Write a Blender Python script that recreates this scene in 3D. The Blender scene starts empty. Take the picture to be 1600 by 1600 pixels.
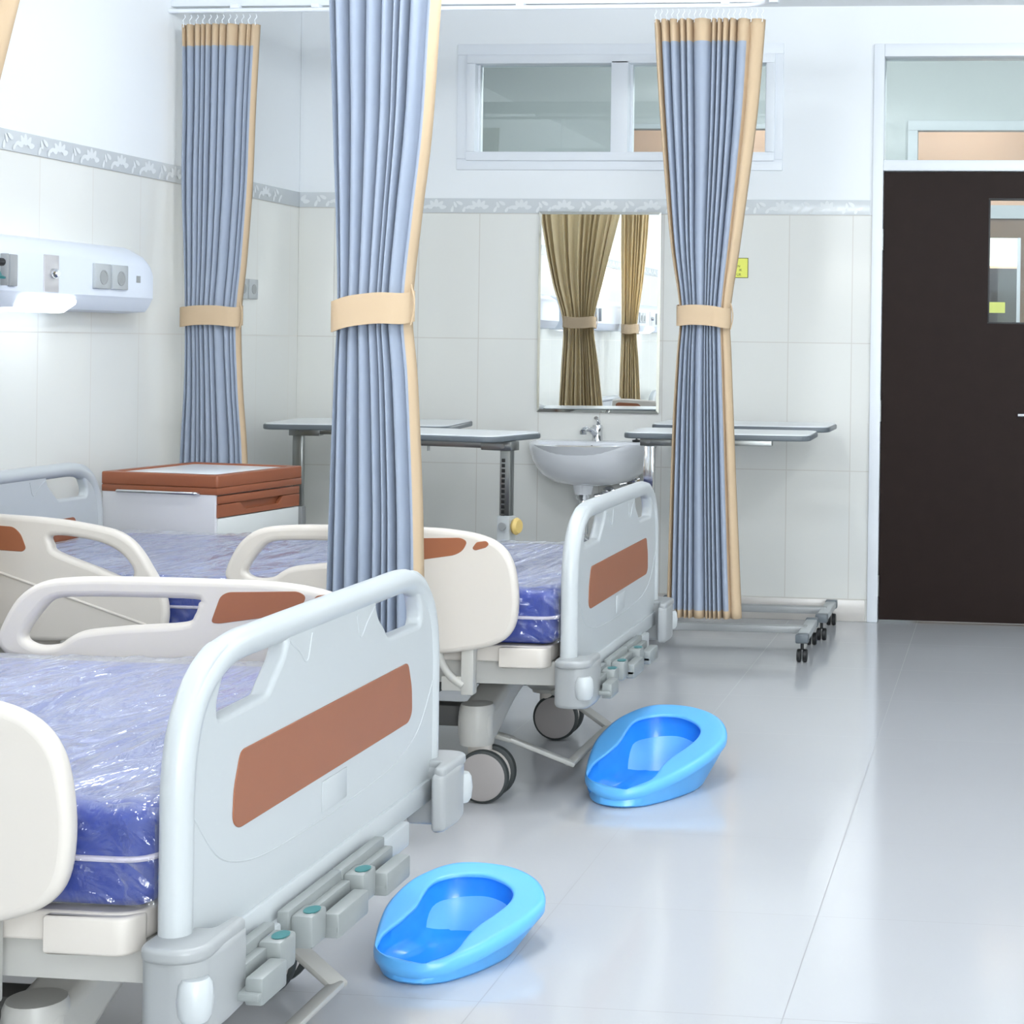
import bpy, bmesh, math, random
from mathutils import Vector, Matrix, noise
C = bpy.context.scene.collection
R = math.radians
PI = math.pi

# ------------------------------------------------------------------ materials
def lin(c):
    return tuple((v/12.92 if v <= .04045 else ((v+.055)/1.055)**2.4) for v in c)
def rgb(r, g, b):
    return lin((r/255., g/255., b/255.))
def newmat(name):
    m = bpy.data.materials.new(name); m.use_nodes = True
    nt = m.node_tree; b = nt.nodes['Principled BSDF']
    return m, nt, b
def mat(name, col, rough=.5, metal=0., coat=0., bump=None, spec=.5, vary=0.):
    m, nt, b = newmat(name)
    b.inputs['Base Color'].default_value = (*col, 1); b.inputs['Roughness'].default_value = rough
    b.inputs['Metallic'].default_value = metal; b.inputs['Coat Weight'].default_value = coat
    b.inputs['Specular IOR Level'].default_value = spec
    if bump or vary:
        tc = nt.nodes.new('ShaderNodeTexCoord'); n = nt.nodes.new('ShaderNodeTexNoise')
        n.inputs['Scale'].default_value = bump[0] if bump else 12
        n.inputs['Detail'].default_value = 4
        nt.links.new(tc.outputs['Object'], n.inputs['Vector'])
        if bump:
            bp = nt.nodes.new('ShaderNodeBump'); bp.inputs['Strength'].default_value = bump[1]; bp.inputs['Distance'].default_value = .002
            nt.links.new(n.outputs['Fac'], bp.inputs['Height']); nt.links.new(bp.outputs['Normal'], b.inputs['Normal'])
        if vary:
            mx = nt.nodes.new('ShaderNodeMix'); mx.data_type = 'RGBA'
            mx.inputs['A'].default_value = (*[c*(1-vary) for c in col], 1); mx.inputs['B'].default_value = (*[min(1, c*(1+vary)) for c in col], 1)
            nt.links.new(n.outputs['Fac'], mx.inputs['Factor']); nt.links.new(mx.outputs['Result'], b.inputs['Base Color'])
    return m
def emit(name, col, s):
    m, nt, b = newmat(name)
    b.inputs['Base Color'].default_value = (*col, 1)
    b.inputs['Emission Color'].default_value = (*col, 1); b.inputs['Emission Strength'].default_value = s
    return m

def M(nt, op, a, b=None, c=None):
    n = nt.nodes.new('ShaderNodeMath'); n.operation = op
    for i, v in enumerate((a, b, c)):
        if v is None: continue
        if isinstance(v, (int, float)): n.inputs[i].default_value = v
        else: nt.links.new(v, n.inputs[i])
    return n.outputs[0]

def tile_mat(name, base, grout, axis, sx, ox, sy, oy, ztop=None, paint=None, rough=.12, gw=.0022, vary=.02, spec=.5, bumpy=0.):
    """grid of tiles on a plane; axis = the two world axes; above ztop plain paint"""
    m, nt, b = newmat(name)
    g = nt.nodes.new('ShaderNodeNewGeometry'); sp = nt.nodes.new('ShaderNodeSeparateXYZ'); nt.links.new(g.outputs['Position'], sp.inputs[0])
    u = sp.outputs[axis[0]]; v = sp.outputs[axis[1]]
    def grid(c, s, o):
        f = M(nt, 'FRACT', M(nt, 'DIVIDE', M(nt, 'SUBTRACT', c, o), s))
        d = M(nt, 'ABSOLUTE', M(nt, 'SUBTRACT', f, .5))
        return M(nt, 'GREATER_THAN', d, .5-gw/s), M(nt, 'FLOOR', M(nt, 'DIVIDE', M(nt, 'SUBTRACT', c, o), s))
    gu, iu = grid(u, sx, ox); gv, iv = grid(v, sy, oy)
    line = M(nt, 'MAXIMUM', gu, gv)
    cb = nt.nodes.new('ShaderNodeCombineXYZ'); nt.links.new(iu, cb.inputs[0]); nt.links.new(iv, cb.inputs[1])
    wn = nt.nodes.new('ShaderNodeTexWhiteNoise'); nt.links.new(cb.outputs[0], wn.inputs['Vector'])
    nz = nt.nodes.new('ShaderNodeTexNoise'); nz.inputs['Scale'].default_value = 2.2; nz.inputs['Detail'].default_value = 5
    nt.links.new(g.outputs['Position'], nz.inputs['Vector'])
    k = M(nt, 'ADD', M(nt, 'MULTIPLY', M(nt, 'SUBTRACT', wn.outputs['Value'], .5), vary), M(nt, 'MULTIPLY', M(nt, 'SUBTRACT', nz.outputs['Fac'], .5), vary*2))
    hs = nt.nodes.new('ShaderNodeHueSaturation'); hs.inputs['Color'].default_value = (*base, 1); nt.links.new(M(nt, 'ADD', k, 1.), hs.inputs['Value'])
    mx = nt.nodes.new('ShaderNodeMix'); mx.data_type = 'RGBA'; nt.links.new(line, mx.inputs['Factor'])
    nt.links.new(hs.outputs[0], mx.inputs['A']); mx.inputs['B'].default_value = (*grout, 1)
    col = mx.outputs['Result']; rgh = M(nt, 'ADD', rough, M(nt, 'MULTIPLY', line, .4))
    if ztop is not None:
        above = M(nt, 'GREATER_THAN', sp.outputs[2], ztop)
        m2 = nt.nodes.new('ShaderNodeMix'); m2.data_type = 'RGBA'; nt.links.new(above, m2.inputs['Factor'])
        nt.links.new(col, m2.inputs['A']); m2.inputs['B'].default_value = (*paint, 1); col = m2.outputs['Result']
        rgh = M(nt, 'ADD', M(nt, 'MULTIPLY', rgh, M(nt, 'SUBTRACT', 1., above)), M(nt, 'MULTIPLY', above, .55))
    nt.links.new(col, b.inputs['Base Color']); nt.links.new(rgh, b.inputs['Roughness'])
    b.inputs['Specular IOR Level'].default_value = spec
    if bumpy:
        bp = nt.nodes.new('ShaderNodeBump'); bp.inputs['Strength'].default_value = bumpy; bp.inputs['Distance'].default_value = .004
        n2 = nt.nodes.new('ShaderNodeTexNoise'); n2.inputs['Scale'].default_value = 3.; nt.links.new(g.outputs['Position'], n2.inputs['Vector'])
        nt.links.new(n2.outputs['Fac'], bp.inputs['Height']); nt.links.new(bp.outputs['Normal'], b.inputs['Normal'])
    return m

def glass_mat(name, tint=(1, 1, 1), refl=.08):
    m = bpy.data.materials.new(name); m.use_nodes = True; nt = m.node_tree; nt.nodes.clear()
    o = nt.nodes.new('ShaderNodeOutputMaterial'); t = nt.nodes.new('ShaderNodeBsdfTransparent'); g = nt.nodes.new('ShaderNodeBsdfGlossy')
    g.inputs['Roughness'].default_value = .02; t.inputs['Color'].default_value = (*tint, 1)
    f = nt.nodes.new('ShaderNodeLayerWeight'); f.inputs['Blend'].default_value = .25
    mx = nt.nodes.new('ShaderNodeMixShader')
    nt.links.new(M(nt, 'ADD', M(nt, 'MULTIPLY', f.outputs['Fresnel'], .5), refl), mx.inputs[0])
    nt.links.new(t.outputs[0], mx.inputs[1]); nt.links.new(g.outputs[0], mx.inputs[2]); nt.links.new(mx.outputs[0], o.inputs[0])
    return m

def film_mat(name):
    """thin crinkled clear plastic sheet"""
    m = bpy.data.materials.new(name); m.use_nodes = True; nt = m.node_tree; nt.nodes.clear()
    o = nt.nodes.new('ShaderNodeOutputMaterial'); t = nt.nodes.new('ShaderNodeBsdfTransparent'); g = nt.nodes.new('ShaderNodeBsdfGlossy')
    d = nt.nodes.new('ShaderNodeBsdfDiffuse'); d.inputs['Color'].default_value = (.84, .87, .95, 1)
    g.inputs['Roughness'].default_value = .07
    tc = nt.nodes.new('ShaderNodeTexCoord')
    mp = nt.nodes.new('ShaderNodeMapping'); mp.inputs['Scale'].default_value = (1., .34, 1.); mp.inputs['Rotation'].default_value = (0, 0, .25); nt.links.new(tc.outputs['Object'], mp.inputs['Vector'])
    n1 = nt.nodes.new('ShaderNodeTexNoise'); n1.inputs['Scale'].default_value = 4.5; n1.inputs['Detail'].default_value = 3; n1.inputs['Distortion'].default_value = .8
    nt.links.new(mp.outputs[0], n1.inputs['Vector'])
    n2 = nt.nodes.new('ShaderNodeTexNoise'); n2.inputs['Scale'].default_value = 14; n2.inputs['Detail'].default_value = 5; n2.inputs['Distortion'].default_value = .7
    nt.links.new(mp.outputs[0], n2.inputs['Vector'])
    r1 = M(nt, 'ABSOLUTE', M(nt, 'SUBTRACT', n1.outputs['Fac'], .5)); r2 = M(nt, 'ABSOLUTE', M(nt, 'SUBTRACT', n2.outputs['Fac'], .5))
    h = M(nt, 'ADD', M(nt, 'MULTIPLY', r1, 2.6), M(nt, 'MULTIPLY', r2, .42))
    bp = nt.nodes.new('ShaderNodeBump'); bp.inputs['Strength'].default_value = .9; bp.inputs['Distance'].default_value = .05
    nt.links.new(h, bp.inputs['Height'])
    nt.links.new(bp.outputs['Normal'], g.inputs['Normal'])
    f = nt.nodes.new('ShaderNodeLayerWeight'); f.inputs['Blend'].default_value = .5; nt.links.new(bp.outputs['Normal'], f.inputs['Normal'])
    k = M(nt, 'POWER', f.outputs['Facing'], 2.2)
    f2 = nt.nodes.new('ShaderNodeLayerWeight'); f2.inputs['Blend'].default_value = .5; k2 = M(nt, 'POWER', f2.outputs['Facing'], 2.)
    a = nt.nodes.new('ShaderNodeMixShader'); nt.links.new(M(nt, 'ADD', M(nt, 'ADD', M(nt, 'MULTIPLY', k2, .42), M(nt, 'MULTIPLY', k, .08)), .01), a.inputs[0])  # pale diffuse haze at grazing angles, painting in the sheet's sheen
    nt.links.new(t.outputs[0], a.inputs[1]); nt.links.new(d.outputs[0], a.inputs[2])
    b = nt.nodes.new('ShaderNodeMixShader'); nt.links.new(M(nt, 'MINIMUM', M(nt, 'ADD', M(nt, 'MULTIPLY', k, .55), .07), .8), b.inputs[0])
    nt.links.new(a.outputs[0], b.inputs[1]); nt.links.new(g.outputs[0], b.inputs[2]); nt.links.new(b.outputs[0], o.inputs[0])
    return m

TILE = rgb(228, 229, 225); GROUT = rgb(207, 205, 199); PAINT = rgb(236, 240, 243)
m_wall_back = tile_mat('cream wall tiles and white paint', TILE, GROUT, (0, 2), .3, -2.545, .6, .103, 1.905, PAINT)
m_wall_side = tile_mat('cream side wall tiles and white paint', TILE, GROUT, (1, 2), .345, 5.95, .6, .103, 1.905, PAINT)
m_floor = tile_mat('pale grey glazed floor tiles', rgb(190, 192, 195), rgb(150, 150, 152), (0, 1), .6, -.42, .6, 3.3, rough=.13, gw=.0011, vary=.015, spec=.55, bumpy=.03)
m_paint = mat('white wall paint', PAINT, .6, bump=(90, .05))
m_ceil = mat('white ceiling paint', rgb(236, 238, 240), .7, bump=(60, .05))
m_base = mat('grey beige skirting tile', rgb(203, 199, 194), .25, vary=.05)
m_frz = mat('grey frieze tile', rgb(208, 213, 216), .25, vary=.03)
m_frz2 = mat('pale leaf motif glaze', rgb(226, 230, 232), .25, vary=.02)
m_trim = mat('white painted woodwork', rgb(233, 238, 244), .4, bump=(40, .05))
m_wood = mat('dark brown door laminate', rgb(36, 26, 23), .5, vary=.15, spec=.12)
m_white = mat('white moulded plastic', rgb(185, 190, 192), .32, bump=(300, .03))
m_ivory = mat('ivory moulded plastic', rgb(204, 198, 190), .38, bump=(300, .03))
m_grey = mat('pale grey plastic', rgb(154, 157, 158), .35, bump=(300, .03))
m_crank = mat('mid grey plastic', rgb(136, 141, 140), .4, bump=(300, .03))
m_steelpaint = mat('light grey painted steel', rgb(178, 177, 172), .4, bump=(200, .03))
m_dark = mat('dark grey painted steel', rgb(70, 70, 68), .5, bump=(200, .03))
m_brown = mat('brown wood grain plastic inset', rgb(144, 88, 60), .45, vary=.05)
m_cabbrown = mat('brown cabinet plastic', rgb(140, 80, 52), .42, vary=.04)
m_mattress = mat('blue mattress cloth', rgb(26, 54, 142), .6, bump=(400, .1))
m_pipe = mat('pale mattress piping', rgb(205, 200, 215), .5, bump=(100, .1))
m_film = film_mat('clear plastic sheet')
m_tyre = mat('dark rubber tyre', rgb(45, 50, 50), .6, bump=(200, .1))
m_disc = mat('grey caster cover', rgb(150, 145, 143), .4, vary=.04)
m_teal = mat('teal mark', rgb(40, 110, 112), .4, vary=.05)
m_black = mat('black plastic', rgb(22, 24, 25), .45, bump=(200, .05))
m_chrome = mat('chrome', rgb(215, 217, 220), .1, 1., bump=(20, .02))
m_steel = mat('brushed steel', rgb(150, 153, 152), .3, 1., vary=.05)
m_mirror = mat('mirror silver', rgb(244, 247, 246), .0, 1., bump=(3, .0))
m_ceramic = mat('white glazed ceramic', rgb(236, 239, 244), .1, coat=.5, vary=.01)
m_tabtop = mat('white table laminate', rgb(238, 242, 245), .25, vary=.01)
m_tabedge = mat('grey table edging', rgb(100, 108, 114), .4, vary=.03)
m_blue = mat('blue grey curtain cloth', rgb(152, 162, 178), .85, bump=(900, .25), vary=.03, spec=.2)
m_beige = mat('beige curtain cloth', rgb(194, 171, 142), .85, bump=(900, .25), vary=.03, spec=.2)
m_lining = mat('beige curtain lining', rgb(224, 207, 170), .85, bump=(900, .25), vary=.03, spec=.2)
m_pan = mat('sky blue plastic', rgb(98, 180, 246), .3, bump=(100, .02))
m_pan_shade = mat('shaded glossy sky blue plastic inside', rgb(50, 152, 240), .16, bump=(100, .02))  # deeper blue paints in the shade inside the pan
m_lampbody = mat('white lamp unit plastic', rgb(224, 231, 242), .35, bump=(200, .03))
m_glow = emit('lit lamp diffuser', (.88, .95, 1.), 3.4)
m_yellow = mat('yellow sign vinyl', rgb(236, 238, 110), .4, vary=.02)
m_olive = mat('dark sign print', rgb(92, 92, 30), .5, vary=.05)
m_mustard = mat('yellow knob plastic', rgb(226, 196, 120), .4, vary=.03)
m_pane = glass_mat('clear window glass', (.93, .96, .95), .05)
m_corr = mat('grey corridor paint', rgb(178, 184, 184), .6, vary=.02)
m_peach = mat('peach paint', rgb(236, 202, 178), .6, vary=.02)
m_corrwood = mat('brown corridor door', rgb(120, 92, 66), .5, vary=.1)
m_day = emit('bright window light', (1., .97, .9), 5.)
m_dday = emit('daylight beyond corridor', (1., .99, .96), 2.6)

# ------------------------------------------------------------------ geometry
def arcpoly(pts, r, n=6, closed=True):
    """polygon with rounded corners; r may be a list"""
    out = []; N = len(pts)
    for i in range(N):
        p = Vector(pts[i]).to_3d() if len(pts[i]) == 2 else Vector(pts[i])
        a = Vector(pts[i-1]).to_3d() if len(pts[i]) == 2 else Vector(pts[i-1]); b = Vector(pts[(i+1) % N]).to_3d() if len(pts[i]) == 2 else Vector(pts[(i+1) % N])
        rr = r[i] if isinstance(r, (list, tuple)) else r
        if rr <= 0 or (not closed and i in (0, N-1)): out.append(p); continue
        da = (a-p); db = (b-p); d = min(rr, da.length*.49, db.length*.49)
        s = p+da.normalized()*d; e = p+db.normalized()*d
        for k in range(n+1):
            t = k/n; out.append(s*(1-t)**2+p*2*t*(1-t)+e*t*t)
    return [tuple(v[:len(pts[0])]) for v in out]
def smooth(pts, n=6, closed=True):
    N = len(pts); P = [Vector(p) for p in pts]; out = []
    for i in range(N if closed else N-1):
        if closed: a, b, c, d = P[i-1], P[i], P[(i+1) % N], P[(i+2) % N]
        else: a, b, c, d = P[max(i-1, 0)], P[i], P[i+1], P[min(i+2, N-1)]
        for k in range(n):
            t = k/n
            out.append(tuple(.5*((2*b)+(c-a)*t+(2*a-5*b+4*c-d)*t*t+(3*b-a-3*c+d)*t**3)))
    if not closed: out.append(tuple(P[-1]))
    return out
def lerp(tab, x):
    """piecewise smooth lookup in [(x, value...)...] sorted by x"""
    if x <= tab[0][0]: return tab[0][1:]
    for a, b in zip(tab, tab[1:]):
        if x <= b[0]:
            t = (x-a[0])/(b[0]-a[0]); 
            return tuple(p+(q-p)*t for p, q in zip(a[1:], b[1:]))
    return tab[-1][1:]

XY = Matrix.Identity(4)
def plane_m(axis, off):
    if axis == 'XY': return Matrix.Translation((0, 0, off))
    if axis == 'YZ': return Matrix(((0, 0, 1, off), (1, 0, 0, 0), (0, 1, 0, 0), (0, 0, 0, 1)))
    if axis == 'XZ': return Matrix(((1, 0, 0, 0), (0, 0, -1, off), (0, 1, 0, 0), (0, 0, 0, 1)))
def _curve_mesh(cu):
    ob = bpy.data.objects.new('tmp', cu); C.objects.link(ob)
    dg = bpy.context.evaluated_depsgraph_get(); dg.update()
    me = bpy.data.meshes.new_from_object(ob.evaluated_get(dg))
    bpy.data.objects.remove(ob); bpy.data.curves.remove(cu)
    return me

class G:
    def __init__(s): s.bm = bmesh.new()
    def _mark(s): s._v = len(s.bm.verts); s._f = len(s.bm.faces)
    def _done(s, mtx=None, mi=0):
        s.bm.verts.ensure_lookup_table(); s.bm.faces.ensure_lookup_table()
        if mtx is not None:
            for v in s.bm.verts[s._v:]: v.co = mtx @ v.co
        for f in s.bm.faces[s._f:]: f.material_index = mi
        return s
    def mesh(s, me, mtx=None, mi=0):
        s._mark(); s.bm.from_mesh(me); bpy.data.meshes.remove(me); return s._done(mtx, mi)
    def box(s, x0, x1, y0, y1, z0, z1, bev=0., mtx=None, mi=0, seg=2):
        t = bmesh.new(); bmesh.ops.create_cube(t, size=1)
        for v in t.verts: v.co = Vector(((x0+x1)/2+v.co.x*(x1-x0), (y0+y1)/2+v.co.y*(y1-y0), (z0+z1)/2+v.co.z*(z1-z0)))
        if bev > 0: bmesh.ops.bevel(t, geom=t.edges[:], offset=bev, segments=seg, profile=.5, affect='EDGES')
        me = bpy.data.meshes.new('t'); t.to_mesh(me); t.free()
        return s.mesh(me, mtx, mi)
    def plate(s, outline, holes=(), th=.02, bev=.004, axis='XY', off=0., mi=0, bres=2, mtx=None):
        """flat shape with holes, extruded th about off, rounded edges"""
        cu = bpy.data.curves.new('c', 'CURVE'); cu.dimensions = '2D'; cu.fill_mode = 'BOTH'
        for L in [outline]+list(holes):
            sp = cu.splines.new('POLY'); sp.points.add(len(L)-1); sp.use_cyclic_u = True
            for p, q in zip(sp.points, L): p.co = (q[0], q[1], 0, 1)
        cu.extrude = max(th/2-bev, .0001); cu.bevel_depth = bev; cu.bevel_resolution = bres; cu.offset = -bev
        m = plane_m(axis, off)
        return s.mesh(_curve_mesh(cu), m if mtx is None else mtx @ m, mi)
    def tube(s, pts, r, closed=False, res=4, mi=0, mtx=None):
        cu = bpy.data.curves.new('c', 'CURVE'); cu.dimensions = '3D'
        sp = cu.splines.new('POLY'); sp.points.add(len(pts)-1); sp.use_cyclic_u = closed
        for p, q in zip(sp.points, pts): p.co = (*q, 1)
        cu.bevel_depth = r; cu.bevel_resolution = res; cu.use_fill_caps = True
        return s.mesh(_curve_mesh(cu), mtx, mi)
    def lathe(s, prof, n=32, mtx=None, mi=0):
        """profile [(r, z)] about z"""
        s._mark(); rings = []
        for r, z in prof:
            rings.append([s.bm.verts.new((r*math.cos(2*PI*i/n), r*math.sin(2*PI*i/n), z)) for i in range(n)] if r > 1e-6 else [s.bm.verts.new((0, 0, z))])
        for a, b in zip(rings, rings[1:]):
            for i in range(n):
                j = (i+1) % n
                if len(a) == 1 and len(b) == 1: continue
                if len(a) == 1: s.bm.faces.new((a[0], b[j], b[i]))
                elif len(b) == 1: s.bm.faces.new((a[i], a[j], b[0]))
                else: s.bm.faces.new((a[i], a[j], b[j], b[i]))
        return s._done(mtx, mi)
    def loft(s, rings, cap=True, closed=True, mi=0):
        s._mark(); V = [[s.bm.verts.new(p) for p in r] for r in rings]; n = len(V[0])
        for a, b in zip(V, V[1:]):
            for i in range(n if closed else n-1):
                j = (i+1) % n
                s.bm.faces.new((a[i], a[j], b[j], b[i]))
        if cap:
            s.bm.faces.new(V[0][::-1]); s.bm.faces.new(V[-1])
        return s._done(None, mi)
    def obj(s, name, mats, parent=None, origin=(0, 0, 0), ang=35, fix=True):
        bm = s.bm
        if fix: bmesh.ops.recalc_face_normals(bm, faces=bm.faces)
        o = Vector(origin)
        for v in bm.verts: v.co -= o
        me = bpy.data.meshes.new(name); bm.to_mesh(me); bm.free()
        for f in me.polygons: f.use_smooth = True
        me.set_sharp_from_angle(angle=R(ang))
        for m in (mats if isinstance(mats, (list, tuple)) else [mats]): me.materials.append(m)
        ob = bpy.data.objects.new(name, me); C.objects.link(ob)
        if parent is None: ob.location = o
        else: ob.parent = parent
        return ob
def tag(o, label, cat, group=None, kind=None):
    o['label'] = label; o['category'] = cat
    if group: o['group'] = group
    if kind: o['kind'] = kind
    return o
def thing(name, label, cat, loc, rz=0., group=None):
    o = bpy.data.objects.new(name, None); C.objects.link(o); o.location = loc; o.rotation_euler = (0, 0, rz)
    return tag(o, label, cat, group)
def struct(o): o['kind'] = 'structure'; return o
def copy_tree(o, parent=None):
    c = o.copy(); C.objects.link(c); c.parent = parent
    for ch in list(o.children): copy_tree(ch, c)
    return c
def along(p, d):
    """matrix turning +z into d, at p"""
    return Matrix.Translation(p) @ Vector(d).to_track_quat('Z', 'Y').to_matrix().to_4x4()

# ------------------------------------------------------------------ the room
D = 8.073; XL = -3.32; XR = 2.6; YF = -3.2; ZC = 2.885
WIN = (-2.60, -1.13, 2.165, 2.645); DOOR = (-.62, .40, 2.66)
struct(G().box(XL-.2, XR+.2, YF-.2, 12.6, -.12, 0).obj('floor', m_floor))
struct(G().box(XL-.2, XR+.2, YF-.2, D+.2, ZC, ZC+.1).obj('ceiling', m_ceil))
g = G()
g.box(XL-.2, WIN[0], D, D+.2, 0, ZC); g.box(WIN[0], WIN[1], D, D+.2, 0, WIN[2]); g.box(WIN[0], WIN[1], D, D+.2, WIN[3], ZC)
g.box(WIN[1], DOOR[0], D, D+.2, 0, ZC); g.box(DOOR[0], DOOR[1], D, D+.2, DOOR[2], ZC); g.box(DOOR[1], XR+.2, D, D+.2, 0, ZC)
struct(g.obj('wall_back', m_wall_back))
WL = (2.05, 3.75, 1.66, 2.0)      # high window in the left wall, seen in the mirror
g = G()
g.box(XL-.2, XL, YF, WL[0], 0, ZC); g.box(XL-.2, XL, WL[1], D, 0, ZC); g.box(XL-.2, XL, WL[0], WL[1], 0, WL[2]); g.box(XL-.2, XL, WL[0], WL[1], WL[3], ZC)
struct(g.obj('wall_left', m_wall_side))
struct(G().box(XR, XR+.2, YF, D, 0, ZC).obj('wall_right', m_wall_side))
WF = (-2.15, -1.45, 1.95, 2.2)
g = G()
g.box(XL-.2, WF[0], YF-.2, YF, 0, ZC); g.box(WF[1], XR+.2, YF-.2, YF, 0, ZC); g.box(WF[0], WF[1], YF-.2, YF, 0, WF[2]); g.box(WF[0], WF[1], YF-.2, YF, WF[3], ZC)
struct(g.obj('wall_front', m_wall_back))
struct(G().box(XL, -2.97, 7.77, D, 0, ZC, .004).obj('trim_1', m_wall_back))   # boxed-in corner column
# skirting and frieze
g = G(); g.box(-2.97, -.665, D-.008, D, 0, .101, .002); g.box(.46, XR, D-.008, D, 0, .101, .002); struct(g.obj('baseboard_back', m_base))
g = G(); g.box(XL, XL+.008, YF, 7.77, 0, .101, .002); struct(g.obj('baseboard_left', m_base))
def frieze(name, n_along, put):
    g = G(); put(g, None)
    rnd = random.Random(4)
    for i in range(n_along):
        a0 = i*.21
        leaves = [(0, .012, 90, .042, .011), (-.014, .012, 128, .036, .010), (.014, .012, 52, .036, .010), (-.024, .004, 172, .034, .010), (.024, .004, 8, .034, .010),
                  (.078, -.014, 70, .034, .007), (.098, .008, 110, .032, .007), (.125, .02, 150, .036, .008), (.135, -.014, 60, .03, .007), (.152, .002, 30, .03, .007)]
        for lx, lz, an, ln, w in leaves:
            a = R(an+rnd.uniform(-8, 8)); pts = []
            for k in range(12):
                t = 2*PI*k/12; px = (math.cos(t)*.5+.3)*ln; pz = math.sin(t)*w*(1-.3*math.cos(t))
                pts.append((a0+lx+px*math.cos(a)-pz*math.sin(a), max(-.031, min(.031, lz+px*math.sin(a)+pz*math.cos(a)-.012))))
            put(g, pts)
    return struct(g.obj(name, [m_frz, m_frz2]))
def put_back(g, pts, x0=-2.97, x1=-.665, y=D):
    if pts is None: g.box(x0, x1, y-.004, y, 1.905, 1.975, .001)
    else:
        if x0+min(p[0] for p in pts) < x0 or x0+max(p[0] for p in pts) > x1: return
        g._mark(); g.bm.faces.new([g.bm.verts.new((x0+p[0], y-.0043-.0003*(len(g.bm.faces) % 10), 1.94+p[1])) for p in pts]); g._done(None, 1)
frieze('trim_2', 11, put_back)
def put_left(g, pts, y0=-3.1, y1=7.77):
    if pts is None: g.box(XL, XL+.004, y0, y1, 1.905, 1.975, .001)
    elif y0+max(p[0] for p in pts) < y1 and y0+min(p[0] for p in pts) > y0:
        g._mark(); g.bm.faces.new([g.bm.verts.new((XL+.0043+.0003*(len(g.bm.faces) % 10), y0+p[0], 1.94+p[1])) for p in pts]); g._done(None, 1)
frieze('trim_3', 51, put_left)
frieze('trim_4', 2, lambda g, pts: put_back(g, pts, XL+.004, -2.97, 7.77))

# window with two lights in the back wall
def frame_ring(g, x0, x1, z0, z1, w, y0, y1, bev=.003):
    g.box(x0, x1, y0, y1, z1-w, z1, bev); g.box(x0, x1, y0, y1, z0, z0+w, bev)
    g.box(x0, x0+w, y0, y1, z0+w, z1-w, bev); g.box(x1-w, x1, y0, y1, z0+w, z1-w, bev)
w1 = struct(bpy.data.objects.new('window_1', None)); C.objects.link(w1); w1.location = (-1.87, D, 2.12)
def wobj(g, n, m, par): return g.obj(n, m, par, tuple(par.location))
g = G(); frame_ring(g, -2.662, -1.082, 2.112, 2.714, .052, D-.012, D+.01)
wobj(g, 'window_casing', m_trim, w1)
g = G(); frame_ring(g, -2.61, -1.12, 2.155, 2.66, .042, D-.03, D+.09); g.box(-1.905, -1.822, D-.03, D+.09, 2.19, 2.63, .004)
frame_ring(g, -2.575, -1.9, 2.18, 2.635, .016, D+.02, D+.06); frame_ring(g, -1.826, -1.155, 2.18, 2.635, .016, D+.02, D+.06)
wobj(g, 'window_frame', m_trim, w1)
for a, b in ((-2.56, -1.915), (-1.811, -1.17)):
    wobj(G().box(a, b, D+.035, D+.041, 2.195, 2.62), 'window_pane', m_pane, w1)

# door with overlight
d1 = struct(bpy.data.objects.new('door_1', None)); C.objects.link(d1); d1.location = (-.11, D, 0)
g = G()
g.box(-.655, -.605, D-.02, D+.12, 0, 2.705, .004); g.box(.385, .435, D-.02, D+.12, 0, 2.705, .004)
g.box(-.605, .385, D-.02, D+.12, 2.645, 2.705, .004); g.box(-.605, .385, D-.02, D+.12, 2.112, 2.162, .004)
wobj(g, 'door_frame', m_trim, d1)
wobj(G().box(-.605, .385, D+.035, D+.041, 2.162, 2.645), 'overlight_pane', m_pane, d1)
g = G(); g.plate([(-.602, .012), (.382, .012), (.382, 2.108), (-.602, 2.108)], [[(-.11, 1.405), (.12, 1.405), (.12, 1.985), (-.11, 1.985)]], .042, .002, 'XZ', D+.022)
wobj(g, 'door_leaf', m_wood, d1)
g = G(); frame_ring(g, -.112, .122, 1.403, 1.987, .008, D, D+.044, .001); wobj(g, 'vision_panel_bead', m_black, d1)
wobj(G().box(-.105, .115, D+.018, D+.024, 1.41, 1.98), 'vision_panel_glass', m_pane, d1)
for z in (1.79, .99, .17):
    g = G(); g.lathe([(0, -.05), (.008, -.05), (.008, .05), (0, .05)], 12, Matrix.Translation((-.606, D-.006, z))); g.box(-.62, -.6, D-.004, D+.004, z-.05, z+.05)
    wobj(g, 'hinge', m_steel, d1)
g = G(); g.tube(arcpoly([(.33, D+.005, .985), (.33, D-.05, .985), (.035, D-.05, .982)], .02, 4, False), .009); g.lathe([(0, 0), (.024, 0), (.024, .008), (0, .008)], 20, along((.33, D+.002, .985), (0, -1, 0)))
wobj(g, 'door_handle', m_chrome, d1)

# corridor beyond
struct(G().box(XL-.2, XR+.2, D+.2, 12.6, 3.25, 3.3).obj('ceiling_corridor', m_corr))
for nm, a in (('wall_corridor_left', XL-.3), ('wall_corridor_right', XR+.1)):
    struct(G().box(a, a+.2, D+.2, 12.6, 0, 3.25).obj(nm, m_corr))
g = G(); YC = 10.5
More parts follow.
